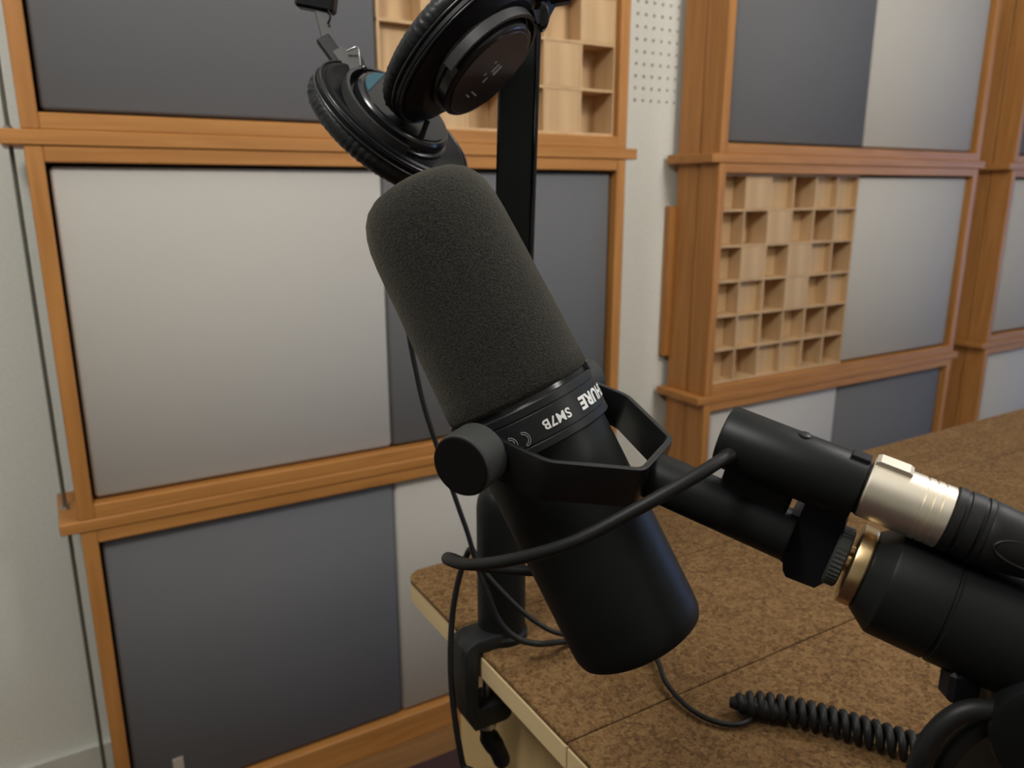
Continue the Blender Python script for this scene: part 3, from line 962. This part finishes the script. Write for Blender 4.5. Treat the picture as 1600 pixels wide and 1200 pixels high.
# arm joining the near yoke to the band
part('yoke_stem', MB().strip([c1 + n1 * 0.0155 + m1 * 0.034, (0.24020, 0.37254, 1.16334), (0.24918, 0.37356, 1.17691)], V((0.59874, 0.41143, -0.68719)), 0.008, 0.005), 'black_plastic', hp, 40)
part('stem_end', MB().lathe((0.23756, 0.36662, 1.16236), FWD, [(0.003, 0), (0.0040, 0.0008), (0.0040, 0.008), (0.003, 0.009)], 20, V(0, 0, 1), 1.7, 0.9), 'black_gloss', hp, 30)
part('headband_end', MB().obox((0.25007, 0.37363, 1.17486), (0.84, -0.50, 0.17), (0.5128, 0.8585, 0), (-0.146, 0.087, 0.985), 0.009, 0.006, 0.0050, 0.0015), 'black_plastic', hp, 0)

# headphone lead: straight run, then the coil lying on the cork
run = spline([(0.19100, 0.41082, 1.11176), (0.18714, 0.41427, 1.09929), (0.18411, 0.41715, 1.08659), (0.18251, 0.41902, 1.07330), (0.18024, 0.42414, 1.03703), (0.18076, 0.42473, 0.99916), (0.18397, 0.42038, 0.96630), (0.18772, 0.41545, 0.94078),
              (0.19617, 0.40700, 0.90460), (0.20467, 0.39882, 0.86949), (0.21051, 0.39333, 0.84628), (0.22344, 0.38197, 0.82571), (0.23802, 0.37074, 0.80892), (0.25523, 0.36322, 0.79785), (0.29863, 0.37156, 0.77900), (0.30943, 0.33907, 0.77900),
              (0.29683, 0.31128, 0.77900), (0.29301, 0.28744, 0.77800), (0.29698, 0.27064, 0.77800), (0.30600, 0.26207, 0.77800), (0.31672, 0.26141, 0.77900), (0.31912, 0.27050, 0.78200)], 10)
part('cable', MB().tube(run, 0.00165, 8), 'rubber', hp, 60)
ca, cbp = V((0.31523, 0.27082, 0.77500)), V((0.38550, 0.17866, 0.77500))
ca.z = cbp.z = TZ + 0.0085
L = (cbp - ca).length
ax_ = (cbp - ca).normalized()
lat = V((0, 0, 1)).cross(ax_)
turns = L / 0.0056
hel = []
NN = int(turns * 14)
for i in range(NN + 1):
    w = i / NN
    a = 2 * PI * turns * w
    rr = 0.0062 * min(1.0, 0.55 + w * 6)
    hel.append(ca + ax_ * (L * w) + lat * (rr * math.cos(a) + 0.004 * math.sin(w * 5)) + V((0, 0, 1)) * (rr * math.sin(a)))
part('coiled_cord', MB().tube(hel, 0.0022, 7), 'rubber', hp, 80, 'black coiled headphone cord')
part('cord_sleeve', MB().tube([ca - ax_ * 0.004 + V((0, 0, -0.001)), ca + ax_ * 0.004, ca + ax_ * 0.016, ca + ax_ * 0.024], [0.003, 0.0052, 0.0055, 0.0045], 14), 'rubber', hp, 60)

# second black cable draped round the stand and hanging to the floor
drop = spline([(0.29762, 0.36324, 0.77900), (0.27161, 0.37878, 0.77900), (0.24251, 0.37217, 0.79017), (0.22934, 0.37914, 0.79530), (0.21911, 0.38435, 0.80863), (0.21273, 0.39010, 0.83160), (0.21129, 0.39735, 0.84520), (0.21257, 0.40745, 0.84947),
               (0.21142, 0.41454, 0.83854), (0.20775, 0.41713, 0.82354), (0.20252, 0.41609, 0.80114), (0.19808, 0.41131, 0.77172), (0.19657, 0.40576, 0.74154), (0.19803, 0.39691, 0.70210), (0.20500, 0.39019, 0.65245), (0.19, 0.42, 0.30), (0.20, 0.44, 0.016), (0.28, 0.60, 0.014)], 10)
single('hanging_cable', MB().tube(drop, 0.0021, 10), 'rubber', 'black cable draped round the stand and hanging down past the table edge', 'cable', smooth=60)
